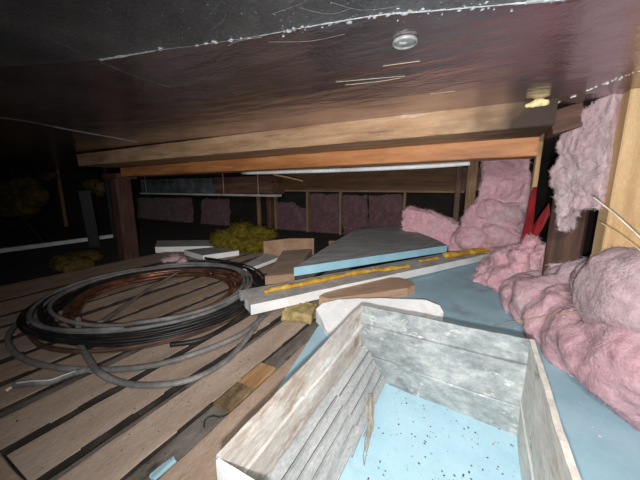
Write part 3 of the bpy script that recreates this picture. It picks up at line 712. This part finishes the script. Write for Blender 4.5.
for x, y, Y, r in ((568,285,2.0,(.12,.14,.12)), (588,284,1.80,(.12,.15,.13)), (610,290,1.55,(.12,.14,.15)), (632,298,1.28,(.14,.14,.17)), (680,304,1.2,(.18,.15,.18))):
    c = L_(x, y, Y); ball(bm, c, r); ball(bm, (c.x+.04, c.y+.05, .18), (r[0], r[1], .16))
tag(lump('pink_insulation_roll', bm, M['pink_grey'], .012, .03, 5.5, .008, floor=ZB, fuzz=18000, fz=0.8), 'domed greyish pink insulation roll banked against the pale stud', 'insulation')

# straws and sticks
def straw(name, p, q, r, m, label, cat='straw'):
    p, q = Vector(p), Vector(q); mid = (p+q)/2+Vector((0, 0, .004))
    return tag(tube(name, smooth_path([p, mid, q], 6), r, m, seg=6), label, cat)
straw('straw', atz(494, 325, ZB+.004), aty(648, 301, 1.12), .0014, M['straw'], 'long thin straw lying across the pink roll onto the blue board')
straw('wooden_stick', aty(592.5, 196.5, 1.12), aty(646, 243, .95), .0022, M['stick'], 'pale thin stick poking out before the stud, upper of two', 'stick')
straw('wooden_stick', aty(600, 222, 1.12), aty(646, 255, .95), .0016, M['straw'], 'yellowish thin stick poking out before the stud, lower of two', 'stick')

# ------------------------------------------------------------------ back of the space
o = board('header_beam', (-1.75, 4.24, .85), (3.7, .05, .30), M['header']); tag(o, 'brown header beam across the far stud wall', 'beam')
Yb = 4.25
for xp, lab in ((275, 'far wall stud at the left end of the header'), (307, 'far wall stud right of the half-empty pink bay'), (340, 'far wall stud in the middle of the pink bays'), (404, 'far wall stud at the right end of the pink bays')):
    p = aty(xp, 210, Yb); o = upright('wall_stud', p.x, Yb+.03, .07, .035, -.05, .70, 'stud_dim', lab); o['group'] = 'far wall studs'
o = board('top_plate', (aty(360, 192, Yb).x, Yb, .688), (2.9, .06, .03), M['stud_dim']); tag(o, 'thin pale plate under the brown header beam', 'plate')
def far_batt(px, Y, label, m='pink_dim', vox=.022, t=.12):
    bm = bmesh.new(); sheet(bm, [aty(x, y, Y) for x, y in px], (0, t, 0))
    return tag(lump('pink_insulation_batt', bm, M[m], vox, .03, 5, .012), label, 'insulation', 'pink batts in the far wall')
far_batt([(270,233), (272,207), (279,202), (289,203), (304,209), (305,236)], 4.32, 'sagging dim pink batt with a dark gap above it in the far wall')
far_batt([(309,194), (337,194), (337,236), (309,236)], 4.32, 'dim pink batt filling the far bay right of the gap')
far_batt([(342,195), (366,195), (366,238), (342,238)], 4.32, 'dim pink batt in the far bay just left of the dusty slab')
far_batt([(368,195), (402,195), (402,236), (368,236)], 4.32, 'dim pink batt in the far bay above the dusty slab')
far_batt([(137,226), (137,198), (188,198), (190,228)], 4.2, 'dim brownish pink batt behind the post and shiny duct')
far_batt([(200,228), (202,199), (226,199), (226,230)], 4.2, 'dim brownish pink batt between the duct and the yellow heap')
o = board('dark_corner_post', (aty(270, 200, 3.9).x, 3.9, .5), (1.1, .09, .09), M['dark_wood'], (0, math.pi/2, 0)); tag(o, 'dark post at the left end of the far pink bays', 'post')
o = board('nailer_block', aty(274, 189.5, 4.185), (.17, .06, .07), M['stud_dim']); tag(o, 'small pale wood block at the left end of the header', 'wood block')
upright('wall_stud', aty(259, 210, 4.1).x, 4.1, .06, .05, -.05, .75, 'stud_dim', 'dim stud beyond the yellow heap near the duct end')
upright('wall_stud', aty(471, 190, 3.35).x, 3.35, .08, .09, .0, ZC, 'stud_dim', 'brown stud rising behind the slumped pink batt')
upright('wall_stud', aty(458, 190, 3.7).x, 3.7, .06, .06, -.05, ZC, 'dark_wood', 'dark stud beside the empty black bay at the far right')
straw('pale_lath', aty(273, 174.5, 3.0), aty(303, 181, 3.0), .012, M['stud'], 'short pale lath hanging slantwise below the orange beam', 'lath')
du = empty('metal_duct', (-3.55, 2.9, .65)); tag(du, 'shiny flat metal duct with a grey flange beyond the post', 'duct')
board('duct_body', (-.55, .13, .12), (1.66, .3, .21), M['duct'], (0, 0, 0), du, jit=.004)
board('duct_flange', (.02, .02, -.005), (2.8, .12, .028), M['grey_metal'], (0, 0, 0), du)
for x in (-1.2, .55, 1.15): board('hanger_strap', (x, -.045, .2), (.006, .004, .425), M['grey_metal'], (0, 0, 0), du, seg=2, jit=0)
o = board('dark_beam', (-2.72, 3.03, .775), (1.0, .25, .22), M['dark_wood']); tag(o, 'dark brown beam continuing right of the shiny duct end', 'beam')
# far left clutter
o = board_between('leaning_board', aty(58, 258, 1.75), aty(14, 205, 1.55), .12, .03, M['black_wood'], twist=.6); tag(o, 'blackened board leaning to the left over the white pipe', 'board')
o = board_between('leaning_board', aty(98, 262, 1.9), aty(84, 190, 1.8), .12, .10, M['black_wood'], twist=.2); tag(o, 'blackened upright board just left of the brown post', 'board')
p, q = Vector((-4.75, .95, .03)), Vector((-4.72, 2.25, .03)); o = board_between('white_pipe', p, q, .06, .05, M['white_pipe']); tag(o, 'white pipe lying on the dirt at far left', 'pipe')
upright('wall_stud', aty(62, 200, 2.6).x, 2.6, .05, .05, -.05, ZC, 'stud_dim', 'thin dim stud behind the leaning blackened board')
upright('wall_stud', aty(108, 195, 2.4).x, 2.4, .05, .05, -.05, ZC, 'black_wood', 'thin dark stud just left of the brown post top')
def yellow(px, Y, label, r):
    bm = bmesh.new()
    for x, y in px: ball(bm, aty(x, y, Y), (r*1.3, r*.7, r*.8))
    return tag(lump('yellow_insulation', bm, M['wool_dull'], .03, .05, 6, .014), label, 'insulation')
yellow([(4,190), (14,200), (24,188), (34,196), (8,206), (26,206)], 1.62, 'dull yellow insulation bulging at the far left edge', .2)
yellow([(45,177), (52,176)], 2.3, 'small yellow insulation tuft under the ceiling at far left', .10)
yellow([(93,186), (101,190)], 2.5, 'yellow insulation tuft behind the blackened upright board', .15)
bm = bmesh.new()
for x, y in ((68,262), (78,258), (88,258), (74,265)): ball(bm, atz(x, y, .03), (.16, .14, .07))
tag(lump('yellow_insulation', bm, M['wool_dull'], .02, .03, 8, .012, floor=-.05), 'yellow insulation scrap on the dirt at the foot of the leaning boards', 'insulation')

# ------------------------------------------------------------------ light
w = bpy.data.worlds.new('world'); bpy.context.scene.world = w; w.use_nodes = True
w.node_tree.nodes['Background'].inputs[0].default_value = (.75, .85, 1, 1); w.node_tree.nodes['Background'].inputs[1].default_value = .03
def spot(name, loc, tgt, power, size, radius, blend=1, col=(1, 1, 1)):
    l = bpy.data.lights.new(name, 'SPOT'); l.energy = power; l.spot_size = math.radians(size); l.spot_blend = blend; l.shadow_soft_size = radius; l.color = col
    o = bpy.data.objects.new(name, l); C.objects.link(o); o.location = loc
    o.rotation_euler = (Vector(tgt)-Vector(loc)).to_track_quat('-Z', 'Y').to_euler(); return o
back = Vector((FW.x, FW.y, 0)).normalized()
def lamp(name, loc, tgt, energy, size, radius, const, lin_, col):
    o = spot(name, loc, tgt, energy, size, radius, 1, col); o.data.use_nodes = True; nt = o.data.node_tree
    em = nt.nodes['Emission']; a = nt.nodes.new('ShaderNodeLightFalloff'); b = nt.nodes.new('ShaderNodeLightFalloff'); ad = nt.nodes.new('ShaderNodeMath'); ad.operation = 'ADD'
    a.inputs['Strength'].default_value = const; b.inputs['Strength'].default_value = lin_
    nt.links.new(a.outputs['Constant'], ad.inputs[0]); nt.links.new(b.outputs['Linear'], ad.inputs[1]); nt.links.new(ad.outputs[0], em.inputs['Strength']); return o
lamp('phone_flash', CP - back*.03 - Vector((RT.x, RT.y, 0))*.008 + Vector((0, 0, -.03)), atz(430, 290, 0), 65, 152, .008, .0, .85, (1, .98, .95))
lamp('fill_lamp', CP - back*.16 + Vector((0, 0, .20)), atz(400, 310, 0), 33, 152, .05, .0, .85, (1, .98, .96))  # added soft fill above and behind the camera, brightens upward faces
sc = bpy.context.scene
sc.view_settings.view_transform = 'Standard'; sc.view_settings.exposure = 0
